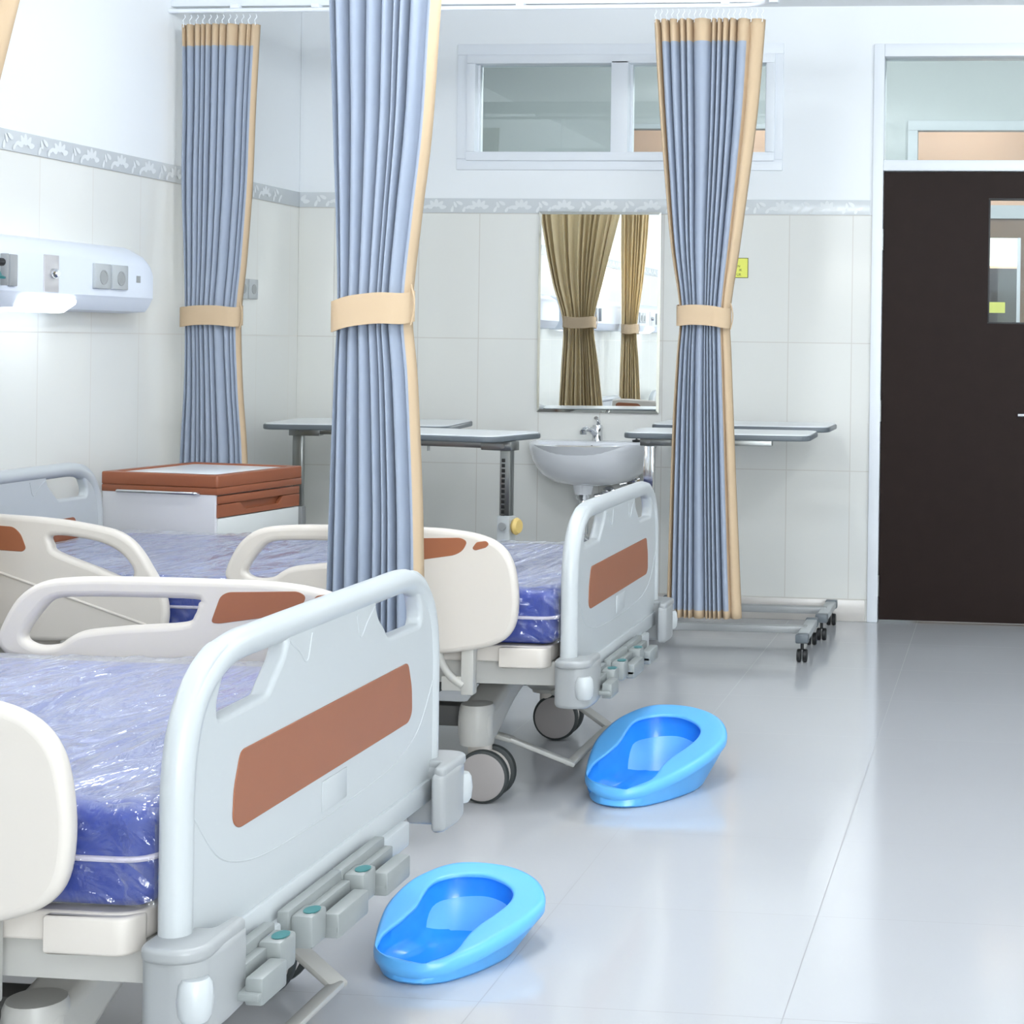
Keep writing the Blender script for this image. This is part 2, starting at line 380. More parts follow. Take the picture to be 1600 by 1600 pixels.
# far corridor wall with one wide opening to a peach room and a door
g.box(XL-.1, -2.42, YC, YC+.12, 0, 3.25); g.box(-2.42, .6, YC, YC+.12, 2.62, 3.25); g.box(.6, XR+.1, YC, YC+.12, 0, 3.25); g.box(-2.42, -1.28, YC, YC+.12, 0, 2.42)
g.box(-1.28, -.6, YC, YC+.12, 0, 2.62)
struct(g.obj('wall_corridor_far', m_corr))
g = G(); frame_ring(g, -.64, .64, .0, 2.66, .06, YC-.03, YC+.06); g.box(-.58, .58, YC-.02, YC+.06, 2.07, 2.15); frame_ring(g, -2.45, -1.25, 2.39, 2.64, .03, YC-.03, YC+.06)
struct(g.obj('trim_5', mat('grey corridor trim', rgb(188, 194, 198), .5, vary=.02)))
struct(G().box(-3.4, 1.4, YC+1.3, YC+1.4, 0, 3.25).obj('wall_peach_room', m_peach))
d2 = struct(bpy.data.objects.new('door_2', None)); C.objects.link(d2); d2.location = (0, YC, 0)
g = G(); g.plate([(-.58, .02), (.58, .02), (.58, 2.07), (-.58, 2.07)], [[(-.145, .9), (.05, .9), (.05, 1.955), (-.145, 1.955)]], .04, .002, 'XZ', YC+.02); wobj(g, 'door_leaf', m_corrwood, d2)
wobj(G().box(-.145, .05, YC+.015, YC+.021, .9, 1.955), 'door_glass', m_pane, d2)
wobj(G().box(.028, .05, YC-.002, YC+.04, .9, 1.955, .003), 'door_edge_strip', m_trim, d2)
struct(G().box(-.5, .5, YC+1.2, YC+1.24, 1.84, 2.08).obj('window_4', m_dday))
tag(G().box(-.6, .6, YC+.9, YC+1.15, 0, 1.81, .004).obj('dark_room_backdrop', mat('dark cupboard paint', rgb(92, 86, 92), .5, vary=.1)), 'dark cupboard added for the dim room far behind the dark door, seen through its small glass', 'backdrop')  # plain dark box added to darken the view through the door glass
tag(G().box(-.14, -.04, YC-.004, YC, 1.5, 1.565).obj('yellow_notice', m_yellow), 'yellow notice stuck on the corridor door, seen through the dark door glass', 'notice')
# bright windows behind the viewer, in reflections only
for nm, bx in (('window_2', (XL-.12, XL-.1, WL[0], WL[1], WL[2], WL[3])), ('window_3', (WF[0], WF[1], YF-.12, YF-.1, WF[2], WF[3]))):
    struct(G().box(*bx).obj(nm, m_day))

# ------------------------------------------------------------------ curtains
def curtain(name, label, tab, y0, zt, zb, n, seed, tie_z, tie_tilt, left_w, right_w, amp=.045, hooks=0, group='ward divider curtains', hookz=.039, tie_dx=0.):
    """tab: [(z, x left, x right)] from top to bottom"""
    rnd = random.Random(seed)
    xc = (tab[0][1]+tab[0][2])/2; root = thing(name, label, 'curtain', (xc, y0, 0), 0, group)
    ws = [rnd.choice((.6, .75, 1., 1.1, 1.5, 2.1)) for _ in range(n)]; ws[-1] = sum(ws[1:-1])*max(.12, right_w); ws[0] = .8
    T = sum(ws); edges = [0]
    for w in ws: edges.append(edges[-1]+w/T)
    dep = [rnd.uniform(.55, 1.) for _ in range(n+1)]; lean = [rnd.uniform(-.25, .25) for _ in range(n)]
    S = 9; ss = []
    for i in range(n):
        for k in range(S): ss.append((i, k/S))
    ss.append((n-1, 1.))
    desc = sorted([(-z, a, b) for z, a, b in tab]); NV = 70
    zs = [zt-(zt-zb)*j/NV for j in range(NV+1)]
    # extra rows exactly at the header and hem seams
    zs = sorted(set(zs+[zt-.085, zb+.03]), reverse=True)
    rows = []
    zz = [-z for z in zs]
    fine = smooth([(d[0], d[1], d[2]) for d in desc], 8, False)
    for z in zs:
        xl, xr = lerp(fine, -z)[:2]
        gather = max(0., 1-abs(z-tie_z)/.5)
        row = []
        for (i, t) in ss:
            s = edges[i]+(edges[i+1]-edges[i])*t
            u = 2*s-1
            bulge = .055*math.sqrt(max(0, 1-u*u))*(.5+.5*gather)
            fold = abs(math.sin(PI*t))**.55
            dd = dep[i]*(1-t)+dep[i+1]*t
            a = amp*(1.-.35*gather)
            tw = .35*lean[i]*math.sin((z*1.7+i)*1.3)
            flat = .35 if i == n-1 else 1.
            y = y0+a*.9-(a*(1+.25*tw))*(fold if i < n-1 else .55+.45*fold)*(1-.0*flat)-bulge + (1-dd)*a*.5*(1-fold)
            x = xl+(xr-xl)*s+(lean[i]*.5)*(edges[i+1]-edges[i])*(xr-xl)*math.sin(PI*t)*.5
            w = noise.noise((s*6, z*1.1, seed))*.004
            row.append(Vector((x+w*.5, y+w, z)))
        rows.append(row)
    g = G(); bm = g.bm
    V = [[bm.verts.new(p) for p in r] for r in rows]
    for j in range(len(zs)-1):
        zm = (zs[j]+zs[j+1])/2
        for i in range(len(ss)-1):
            f = bm.faces.new((V[j][i], V[j+1][i], V[j+1][i+1], V[j][i+1]))
            pi, t = ss[i]; s = edges[pi]+(edges[pi+1]-edges[pi])*(t+.5/S)
            f.material_index = 1 if (s < left_w or s > 1-right_w or zm > zt-.086 or zm < zb+.031) else 0
    ob = g.obj('cloth', [m_blue, m_beige, m_lining], root, (xc, y0, 0), 70, fix=False)
    so = ob.modifiers.new('thick', 'SOLIDIFY'); so.thickness = .003; so.offset = -1; so.material_offset = 2; so.material_offset_rim = 1
    # faces look to -y (blue); inner side gets the lining (index clamps at 2)
    xl, xr = lerp(fine, -tie_z)[:2]; cx = (xl+xr)/2; rx = (xr-xl)/2+.004
    yf = y0-.055-amp*.1-.016; yb = y0+amp*.9+.014; cy = (yf+yb)/2; ry = (yb-yf)/2
    g = G(); rings = []
    for (dr, dz) in ((0, -.038), (.003, -.038), (.003, .038), (0, .038)):
        ring = []
        for k in range(48):
            a = 2*PI*k/48; c, s = math.cos(a), math.sin(a)
            px = cx+(rx+dr)*math.copysign(abs(c)**.7, c); py = cy+(ry+dr)*math.copysign(abs(s)**.7, s)
            ring.append((px, py, tie_z+dz+tie_tilt*(px-cx)/rx+.004*math.sin(3*a)))
        rings.append(ring)
    rings.append(rings[0]); g.loft(rings, cap=False)
    tb = g.obj('tieback', m_beige, root, (xc, y0, 0), 50)
    g = G(); g.tube([(cx+rx+.003+.009*math.sin(PI*k/10), cy-.01, tie_z+tie_tilt-.045+.10*k/10) for k in range(11)], .0022, res=2)
    g.obj('loop', m_beige, tb, (xc, y0, 0))
    for h in range(hooks):
        s = (h+.5)/hooks; x = tab[0][1]+(tab[0][2]-tab[0][1])*s
        g = G(); g.tube([(x, y0-.01, zt-.012), (x+.003, y0-.012, zt+.004), (x-.003, y0-.006, zt+.016), (x+.004, y0, zt+.03), (x, y0, zt+hookz)], .0016, res=2)
        g.obj('hook', m_trim, root, (xc, y0, 0))
    return root
YT = 6.5; YB = 4.15; ZT = 2.522
curtain('divider_curtain', 'blue grey curtain tied at the left wall, behind the brown topped bedside cabinet',
        [(2.53, -3.27, -2.949), (2.2, -3.262, -2.964), (1.9, -3.262, -2.972), (1.6, -3.246, -2.989), (1.37, -3.236, -3.008), (1.1, -3.238, -3.0), (.8, -3.254, -2.978), (.25, -3.26, -2.96)],
        YT, ZT, .25, 11, 3, 1.375, .002, .02, .045, .035, 12)
curtain('divider_curtain', 'blue grey curtain with wide beige edges tied beside the wall mirror, near the dark door',
        [(2.53, -1.38, -.945), (2.16, -1.352, -.972), (1.7, -1.306, -1.028), (1.42, -1.262, -1.066), (1.24, -1.272, -1.06), (.9, -1.288, -1.042), (.25, -1.299, -1.007)],
        YT, ZT+.008, .25, 12, 8, 1.398, -.004, .075, .16, .042, 20)
curtain('divider_curtain', 'large blue grey curtain tied between the two beds, top cut off by the picture',
        [(2.53, -1.72, -1.395), (2.14, -1.704, -1.421), (1.82, -1.689, -1.44), (1.6, -1.676, -1.463), (1.37, -1.667, -1.482), (1.18, -1.676, -1.466), (.8, -1.688, -1.449), (.25, -1.695, -1.44)],
        YB, ZT, .25, 9, 14, 1.365, .012, .012, .05, .05, 12)
curtain('divider_curtain', 'curtain at the top left picture edge, its beige lining large in the mirror',
        [(2.53, -3.26, -2.6), (2.2, -3.25, -2.685), (2.0, -3.22, -2.735), (1.7, -3.16, -2.81), (1.42, -3.085, -2.87), (1.1, -3.09, -2.83), (.6, -3.11, -2.77), (.25, -3.12, -2.75)],
        4.4, ZT, .25, 12, 21, 1.425, .0, .03, .06, .05, 12)
curtain('divider_curtain', 'narrow beige lined curtain seen only at the right in the wall mirror',
        [(2.53, -3.185, -2.95), (2.14, -3.185, -2.97), (1.8, -3.18, -3.0), (1.4, -3.175, -3.05), (1.1, -3.18, -3.03), (.6, -3.185, -3.0), (.25, -3.185, -2.99)],
        2.2, ZT, .25, 12, 33, 1.40, .0, .03, .06, .05, 12)
# rails the curtains hang from
def rail(label, y, x1):
    t = thing('curtain_rail', label, 'curtain rail', (-2.2, y, 2.55), 0, 'overhead curtain rails')
    o = (-2.2, y, 2.55)
    G().box(XL, x1+.02, y+.015, y+.055, 2.598, 2.664, .003).obj('rail_beam', m_trim, t, o)
    g = G(); g.tube(arcpoly([(XL, y, 2.577), (x1, y, 2.583), (x1, y-2.2, 2.583)], .14, 8, False), .0085, res=3); g.obj('rail_tube', m_trim, t, o)
    for x in (-3.05, -2.72, -1.9, -1.1):
        g = G(); g.box(x-.016, x+.016, y-.012, y+.03, 2.585, 2.602, .003); g.obj('bracket', m_trim, t, o)
    for x in (-3.2, -1.5, x1-.03):
        g = G(); g.tube([(x, y+.035, 2.66), (x, y+.035, ZC)], .008, res=3); g.obj('hanger_rod', m_trim, t, o)
rail('white curtain rail along the ceiling with a bend at the right, above the mirror', YT, -.92)
rail('white curtain rail above the large middle curtain, out of the picture', YB, -.92)

# ------------------------------------------------------------------ beds
XP = -1.165
def half(pts): return pts+[(-a, b) for a, b in pts[::-1]]
P_OUT = half([(-.562, .36), (-.562, .66), (-.557, .705), (-.543, .752), (-.512, .797), (-.46, .829), (-.39, .846), (-.25, .848)])
P_HOLE = [(-.445, .727), (-.27, .73), (-.24, .757), (-.212, .778), (-.196, .808), (-.30, .812), (-.40, .808), (-.43, .785), (-.448, .752)]
P_INSET = [(-.375, .545), (-.395, .56), (-.392, .61), (-.37, .664), (.37, .664), (.392, .61), (.395, .56), (.375, .545)]
RAIL = [(-2.137, .655), (-2.118, .70), (-2.09, .74), (-2.045, .77), (-1.98, .782), (-1.85, .787), (-1.59, .787), (-1.49, .782), (-1.41, .768), (-1.36, .742), (-1.33, .70), (-1.316, .64), (-1.313, .58), (-1.322, .525),
        (-1.348, .49), (-1.396, .468), (-1.46, .455), (-1.53, .447), (-1.75, .45), (-1.90, .50), (-2.0, .585), (-2.06, .603), (-2.11, .612), (-2.133, .63)]
RAIL_H = [(-2.076, .652), (-2.06, .640), (-2.036, .636), (-2.0, .641), (-1.973, .658), (-1.938, .672), (-1.843, .684), (-1.723, .695), (-1.70, .712), (-1.693, .735), (-1.70, .744), (-1.84, .744), (-1.95, .742), (-2.012, .735), (-2.045, .705), (-2.069, .672)]
RAIL_B = [(-1.66, .692), (-1.64, .748), (-1.624, .757), (-1.47, .763), (-1.452, .753), (-1.464, .728), (-1.487, .715), (-1.643, .69)]
RAIL_C = [(-1.439, .735), (-1.427, .752), (-1.40, .756), (-1.392, .748), (-1.400, .738), (-1.431, .729)]
HEAD_R = [(-2.95, .60), (-2.95, .76), (-2.93, .79), (-2.85, .795), (-2.769, .792), (-2.677, .788), (-2.587, .780), (-2.497, .766), (-2.45, .754), (-2.41, .731), (-2.38, .70), (-2.353, .66), (-2.318, .60), (-2.303, .535), (-2.315, .48), (-2.36, .455), (-2.5, .447), (-2.85, .447), (-2.93, .47)]
HEAD_H = [(-2.645, .735), (-2.64, .713), (-2.622, .692), (-2.506, .652), (-2.43, .625), (-2.405, .63), (-2.405, .655), (-2.435, .69), (-2.472, .712), (-2.52, .727), (-2.60, .738)]
HEAD_B = [(-2.92, .70), (-2.92, .758), (-2.90, .768), (-2.75, .761), (-2.728, .742), (-2.712, .702), (-2.722, .692)]

def panel(root, o, name, x, sx, dz, thick=.034):
    """foot or head panel standing across the bed at x; sx = side that faces outward"""
    g = G()
    Pt = smooth(P_OUT[1:-1], 4, False); Pt = [P_OUT[0]]+Pt+[P_OUT[-1]]
    inner = [(a*.975, min(b, .838)+dz if b > .4 else b+dz) for a, b in Pt]
    hl = arcpoly(P_HOLE, .012, 4); hr = [(-a, b) for a, b in hl][::-1]
    g.plate(inner, [[(a, b+dz) for a, b in hl], [(a, b+dz) for a, b in hr]], thick, .009, 'YZ', x, bres=3)
    g.tube([(x, a*.956, b+dz-(.024 if b > .5 else 0)) for a, b in Pt], .024, res=6)
    g.box(x+sx*.012, x+sx*.024, -.53, .53, .36+dz, .405+dz, .004)
    # moulded swag line and label recess
    for s in (1, -1):
        g.tube(smooth([(x+sx*.0168, s*-.52, .60+dz), (x+sx*.0168, s*-.45, .528+dz), (x+sx*.0168, s*-.38, .496+dz), (x+sx*.0168, s*-.28, .478+dz), (x+sx*.0168, s*-.14, .472+dz), (x+sx*.0168, 0, .47+dz)], 5, False), .0015, res=2)
        g.tube(smooth([(x+sx*.0168, s*.19, .80+dz), (x+sx*.0168, s*.155, .78+dz), (x+sx*.0168, s*.12, .755+dz), (x+sx*.0168, s*.10, .80+dz)], 5, False), .0018, res=2)
    p = g.obj(name, m_white, root, o, 40)
    g = G(); g.plate([(a, b+dz) for a, b in arcpoly(P_INSET, .014, 5)], (), .004, .0012, 'YZ', x+sx*thick/2); q = g.obj('panel_inset', m_brown, p, o)
    q['label'] = 'brown inset'
    g = G(); g.box(min(x+sx*.0165, x+sx*.019), max(x+sx*.0165, x+sx*.019), -.05, .06, .482+dz, .535+dz, .001); g.obj('card_recess', m_white, p, o)
    return p

def side_rail(root, o, t, out, hole, insets, sgn, grooves=(), name='side_rail'):
    g = G(); g.plate(smooth(out, 4), [smooth(hole, 4)], .036, .0145, 'XZ', t, bres=4)
    for gr in grooves:
        g.tube([(a, t+sgn*.0185, b) for a, b in gr], .004, res=2)
    r = g.obj(name, m_ivory, root, o, 50)
    for ins in insets:
        for s in (1, -1):
            g = G(); g.plate(arcpoly(ins, .012 if len(ins) > 6 and len(ins) != 6 and ins[0][0] != -1.439 else .005, 4), (), .003, .001, 'XZ', t+s*.0175); g.obj('rail_inset', m_brown, r, o)
    # support arm below
    g = G(); xm = -1.475 if name == 'side_rail' else -2.55
    g.box(xm+.005, xm+.04, t-.006, t+.03, .335, .47, .004); g.box(xm-.05, xm+.03, t-.004, t+.012, .345, .385, .004); g.tube(smooth([(xm-.06, t, .46), (xm-.05, t, .42), (xm-.025, t, .385), (xm+.01, t, .36)], 5, False), .011)
    g.obj('rail_bracket', m_steelpaint, r, o)
    return r

def rbox_rings(x0, x1, y0, y1, z0, z1, r, nx, ny):
    pass

def mattress(root, o, seed):
    x0, x1, w, z0, z1 = -3.09, -1.222, .54, .468, .617
    g = G(); g.plate(arcpoly([(x0, -w), (x1, -w), (x1, w), (x0, w)], .05, 6), (), z1-z0, .028, 'XY', (z0+z1)/2, bres=5)
    m = g.obj('mattress', m_mattress, root, o, 60)
    ol = arcpoly([(x0, -w), (x1, -w), (x1, w), (x0, w)], .05, 6)
    g = G(); g.tube([(a, b*1.003, .542) for a, b in ol], .0045, True, res=2); g.obj('piping', m_pipe, m, o)
    # plastic cover: a loose crinkled shell
    g = G(); bm = g.bm
    NX, NY = 150, 90; e = .008; xa, xb, wa = x0-e, x1+e*1.2, w+e; zt = z1+.006; zb = z0+.01
    def prof(n, a, b, d):
        """path coordinate: drop, across, drop -> (pos, z)"""
        out = []; L = b-a; T = L+2*d
        for i in range(n+1):
            s = i/n*T
            if s < d: out.append((a, zt-(d-s)))
            elif s > d+L: out.append((b, zt-(s-d-L)))
            else: out.append((a+s-d, zt))
        return out
    dd = zt-zb; PX = prof(NX, xa, xb, dd); PY = prof(NY, -wa, wa, dd)
    V = []
    for (x, zx) in PX:
        row = []
        for (y, zy) in PY:
            z = min(zx, zy)
            # round the upper edges
            rr = .028; ex = min(x-xa, xb-x); ey = min(y+wa, wa-y); ez = zt-z
            p = Vector((x, y, z))
            if ez < rr:
                for k, ee, sg in ((0, ex, 1 if x < (xa+xb)/2 else -1), (1, ey, 1 if y < 0 else -1)):
                    if ee < rr:
                        q = math.hypot(rr-ee, rr-ez); 
                        if q > rr:
                            f = rr/q; p[k] += sg*(rr-ee)*(1-f); p.z -= (rr-ez)*(1-f)
            n1 = noise.noise((x*5+seed, y*2.5, z*5)); n2 = abs(noise.noise((x*13+seed+.8*n1, y*3.4, z*13))); n3 = abs(noise.noise((x*28, y*9+seed, z*30)))
            h = .004*n1+.009*n2+.003*n3
            if z > zt-.002: p.z += h
            else:
                if ey < .01: p.y += math.copysign(h*.9, y)
                if ex < .01: p.x += math.copysign(h*.5, x-(xa+xb)/2)
            row.append(bm.verts.new(p))
        V.append(row)
    for i in range(NX):
        for j in range(NY): bm.faces.new((V[i][j], V[i+1][j], V[i+1][j+1], V[i][j+1]))
    c = g.obj('plastic_cover', m_film, m, o, 180); c['label'] = 'clear crinkled plastic sheet'
    return m

def make_bed(label, yc, far_rail=True, near_head=True, seed=1, group='hospital beds'):
    root = thing('hospital_bed', label, 'bed', (-2.15, yc, 0), 0, group); o = (-2.15, 0, 0)
    # frame: deck, side beams, cross bars
    g = G()
    g.plate(arcpoly([(-3.1, -.545), (-1.235, -.545), (-1.235, .545), (-3.1, .545)], .05, 6), (), .045, .006, 'XY', .4425)
    for s in (1, -1): g.plate(arcpoly([(-1.375, s*.515), (-1.375, s*.558), (-1.25, s*.558), (-1.235, s*.515)], [.002, .002, .03, .01], 5), (), .056, .006, 'XY', .434)
    g.obj('deck', m_ivory, root, o)
    g = G()
    for s in (1, -1):
        g.box(-3.1, -1.19, s*.49-.02, s*.49+.02, .352, .419, .004)
    for x in (-1.24, -2.1, -3.0): g.box(x-.03, x+.03, -.5, .5, .36, .415, .004)
    g.obj('bed_frame', m_steelpaint, root, o)
    g = G()
    for s in (1, -1):
        g.box(-2.85, -1.5, s*.3-.03, s*.3+.03, .19, .25, .006)
        g.tube([(-2.6, s*.3, .24), (-2.1, s*.3, .37)], .022); g.tube([(-1.7, s*.3, .24), (-1.95, s*.3, .37)], .022)
    g.box(-2.35, -1.7, -.1, .1, .22, .34, .03)
    g.obj('lift_frame', m_dark, root, o)
    for x, nm in ((-1.49, 'leg_beam'), (-2.86, 'leg_beam')):
        g = G()
        g.plate(smooth([(-.40, .165), (-.40, .255), (-.33, .268), (-.2, .3), (-.05, .335), (.05, .335), (.2, .3), (.33, .268), (.40, .255), (.40, .165), (.33, .165), (.18, .225), (0, .26), (-.18, .225), (-.33, .165)], 4), (), .1, .02, 'YZ', x, bres=3)
        for s in (1, -1): g.lathe([(0, .155), (.048, .155), (.05, .165), (.05, .255), (.045, .268), (0, .27)], 28, Matrix.Translation((x, s*.375, 0)))
        g.box(x-.06, x+.06, -.25, .25, .31, .355, .01)
        g.obj(nm, m_steelpaint, root, o, 40)
        for s in (1, -1):
            g = G(); xc = x+.035; g.lathe([(0, .09), (.034, .09), (.034, .16), (0, .16)], 24, Matrix.Translation((x+.01, s*.375, 0)))
            g.lathe([(0, -.016), (.06, -.016), (.066, -.01), (.066, .01), (.06, .016), (0, .016)], 32, along((xc, s*.39, .075), (0, 1, 0)))
            cas = g.obj('caster', m_ivory, root, o)
            for d in (-.036, .036):
                w = G(); w.lathe([(0, -.014), (.066, -.014), (.073, -.01), (.075, -.004), (.075, .004), (.073, .01), (.066, .014), (0, .014)], 40, along((xc, s*.39+d, .075), (0, 1, 0))); w.obj('wheel', m_tyre, cas, o)
                sd = 1 if d > 0 else -1
                w = G(); w.lathe([(0, .0165), (.06, .0165), (.066, .0145), (.067, .012), (0, .012)], 40, along((xc, s*.39+d, .075), (0, sd, 0))); w.obj('wheel_cover', m_disc, cas, o)
    # brake pedal
    g = G()
    for s in (1, -1):
        p = [(-1.45, s*.31, .165), (-1.41, s*.31, .155), (-1.25, s*.24, .075)]
        for a, b in zip(p, p[1:]):
            dv = Vector(b)-Vector(a); m = Matrix.Translation((Vector(a)+Vector(b))/2) @ dv.to_track_quat('X', 'Z').to_matrix().to_4x4()
            g.box(-dv.length/2-.008, dv.length/2+.008, -.02, .02, -.007, .007, .005, m)
    g.box(-1.268, -1.238, -.25, .25, .068, .082, .006)
    g.obj('brake_pedal', m_steelpaint, root, o)
    foot = panel(root, o, 'foot_panel', XP-.02, 1, 0.)
    head = panel(root, o, 'head_panel', -3.14, 1, .02)
    # corner bumpers with rollers
    for x, sx in ((-1.165, 1), (-3.14, -1)):
        for s in (1, -1):
            g = G()
            P = [(x-sx*.05, s*.50), (x-sx*.05, s*.592), (x+sx*.015, s*.603), (x+sx*.047, s*.585), (x+sx*.055, s*.53), (x+sx*.05, s*.45), (x+sx*.022, s*.445), (x+sx*.018, s*.50)]
            g.plate(arcpoly(P, [.01, .03, .03, .03, .02, .012, .008, .008], 5), (), .12, .012, 'XY', .368, bres=3)
            g.plate(arcpoly([(x-sx*.048, s*.505), (x-sx*.048, s*.602), (x+sx*.015, s*.612), (x+sx*.052, s*.589), (x+sx*.048, s*.45), (x+sx*.025, s*.45), (x+sx*.02, s*.505)], [.01, .03, .03, .03, .01, .01, .01], 4), (), .022, .008, 'XY', .428, bres=3)
            b = g.obj('corner_bumper', m_grey, root, o, 50)
            g = G(); g.lathe([(0, -.03), (.018, -.03), (.023, -.022), (.0255, 0), (.023, .022), (.018, .03), (0, .03)], 24, Matrix.Translation((x+sx*.036, s*.588, .366))); g.obj('bumper_roller', m_white, b, o)
    # folded cranks below the foot panel
    g = G(); g.box(-1.175, -1.145, -.40, .33, .318, .365, .004); g.obj('crank_cover', m_white, root, o)
    for y0, y1, e in ((-.49, -.315, 1), (-.265, -.045, 0), (-.045, .16, 0)):
        L = y1-y0; ye = y1-.035 if e else y0+.035
        g = G()
        a, b = (y0, y1-.065) if e else (y0+.075, y1)
        g.box(-1.152, -1.132, y0, y1, .332, .384, .003); g.box(-1.133, -1.094, ye-.03, ye+.03, .322, .376, .007)
        g.box(-1.133, -1.116, a, b, .345, .368, .003); g.box(-1.107, -1.078, a+.01 if e else a, b-.012, .316, .358, .005); g.box(-1.133, -1.08, a, b-.02, .326, .338, .003)
        k = g.obj('crank_handle', m_crank, root, o, 40)
        g = G(); g.lathe([(0, .3755), (.012, .3755), (.013, .3775), (0, .378)], 20, Matrix.Translation((-1.108, ye, 0)) @ Matrix.Diagonal((1, 1.5, 1, 1))); g.obj('crank_mark', m_teal, k, o)
    # rails
    hg = [[(-2.93, .66), (-2.78, .63), (-2.36, .50)]]
    side_rail(root, o, -.585, RAIL, RAIL_H, (RAIL_B, RAIL_C) if not far_rail else (RAIL_B,), -1)
    if near_head: side_rail(root, o, -.585, HEAD_R, HEAD_H, (HEAD_B,), -1, hg, 'head_rail')
    if far_rail: side_rail(root, o, .57, RAIL, RAIL_H, ([(a, b+.006) for a, b in RAIL_B], [(a-.004, b+.009) for a, b in RAIL_C]), -1, [[(-1.82, .57), (-1.8, .577), (-1.3, .577)]])
    if far_rail: side_rail(root, o, .57, [(a, b+.075) for a, b in HEAD_R], [(a, b+.075) for a, b in HEAD_H], ([(a, b+.075) for a, b in HEAD_B],), -1, (), 'head_rail')
    mattress(root, o, seed)
    return root
bed_near = make_bed('nearest white hospital bed, blue mattress in clear plastic, cut off by the picture edge', 2.912, True, True, 3)
bed_back = make_bed('white hospital bed beyond the large middle curtain, in front of the bedside cabinet', 5.138, False, True, 11)
bed_refl = copy_tree(bed_near); bed_refl.location = (-2.15, .68, 0); bed_refl['label'] = 'white hospital bed seen only as a reflection at the bottom right of the wall mirror'

# ------------------------------------------------------------------ lamp units over the bed heads
def lamp_unit(label, yc):
    o = (XL, 0, 1.38); t = thing('bed_head_unit', label, 'wall unit', (XL, yc, 1.38), 0, 'bed head lamp units')
    xf = -3.2; a, b = -1.04, 1.03
    def sec(y, dz):
        zt, zb = 1.622-dz, 1.378
        return [(XL, y, zt), (XL+.05, y, zt-.002), (xf-.018, y, zt-.03), (xf-.004, y, zt-.048), (xf, y, zt-.065), (xf, y, 1.435), (xf-.006, y, 1.425), (xf-.012, y, zb+.03), (xf-.03, y, zb+.006), (XL+.02, y, zb), (XL, y, zb)]
    rings = [sec(a, .042), sec(a+.015, .022), sec(a+.045, .006), sec(a+.09, 0), sec(b-.09, 0), sec(b-.045, .006), sec(b-.015, .022), sec(b, .042)]
    g = G(); g.loft(rings); g.obj('unit_body', m_lampbody, t, o, 28)
    g = G()
    rings = []
    for y, e in ((.17, .0), (.182, .8), (.2, 1.), (.47, 1.), (.488, .8), (.5, .0)):
        rings.append([(xf-.02, y, 1.414+.003*e), (xf+.004*e, y, 1.412+.004*e), (xf-.004+.004*e, y, 1.40), (xf-.04, y, 1.376-.006*e), (xf-.06, y, 1.376-.007*e), (xf-.08, y, 1.376-.004*e)])
    g.loft(rings); q = g.obj('lamp_diffuser', m_glow, t, o); q['label'] = 'lit lamp diffuser'
    # socket plates
    for y in (.655, .775):
        g = G(); g.box(xf-.001, xf+.012, y-.055, y+.052, 1.46, 1.548, .003); s = g.obj('socket', m_white, t, o)
        g = G(); g.lathe([(.026, .0125), (.026, .0145), (.021, .0145), (.02, .0128)], 28, along((xf, y, 1.5), (1, 0, 0))); g.lathe([(.0, .0128), (.02, .0128), (.02, .0131), (0, .0131)], 28, along((xf, y, 1.5), (1, 0, 0))); g.obj('socket_ring', m_grey, s, o)
    g = G(); g.box(xf-.001, xf+.006, .292, .378, 1.437, 1.562, .002); s = g.obj('gas_outlet_plate', mat('beige steel plate', rgb(206, 204, 205), .35, .3, vary=.03), t, o)
    g = G(); g.lathe([(.017, .006), (.016, .022), (.012, .028), (0, .028)], 24, along((xf, .338, 1.5), (1, 0, 0))); g.obj('gas_outlet', m_chrome, s, o)
    g = G(); g.box(xf-.001, xf+.012, .085, .125, 1.45, 1.552, .003); g.box(xf+.006, xf+.03, .035, .045, 1.45, 1.552, .002); g.obj('gauge_bracket', m_grey, t, o)
    g = G(); g.box(xf-.001, xf+.001, .905, .935, 1.49, 1.515); g.obj('small_plate', m_grey, t, o)
    return t
lu = lamp_unit('white wall unit with lit lamp, sockets and gas outlet at the left picture edge', 5.138)
l2 = copy_tree(lu); l2.location = (XL, 2.9, 1.38); l2['label'] = 'white wall unit reflected at the left side of the mirror'
l3 = copy_tree(lu); l3.location = (XL, .62, 1.38); l3['label'] = 'white bed head wall unit reflected at the right side of the mirror'
fm = thing('oxygen_flowmeter', 'green and white flowmeter at the left picture edge, hung on the lit wall unit', 'flowmeter', (-3.15, 5.1, 1.4))
o = (-3.15, 5.1, 1.4)
g = G(); g.tube([(-3.15, 5.06, 1.40), (-3.15, 5.06, 1.50)], .022); g.obj('flow_tube', m_white, fm, o)
g = G(); g.tube([(-3.155, 5.04, 1.52), (-3.155, 5.12, 1.522)], .013); g.obj('flow_knob', m_black, fm, o)
g = G(); g.lathe([(0, 0), (.03, .0), (.032, .006), (.02, .012), (.012, .03), (0, .03)], 20, Matrix.Translation((-3.15, 5.075, 1.468))); g.obj('flow_valve', m_teal, fm, o)
g = G(); g.tube([(-3.165, 5.075, 1.44), (-3.165, 5.075, 1.56)], .006); g.obj('flow_rod', m_steel, fm, o)
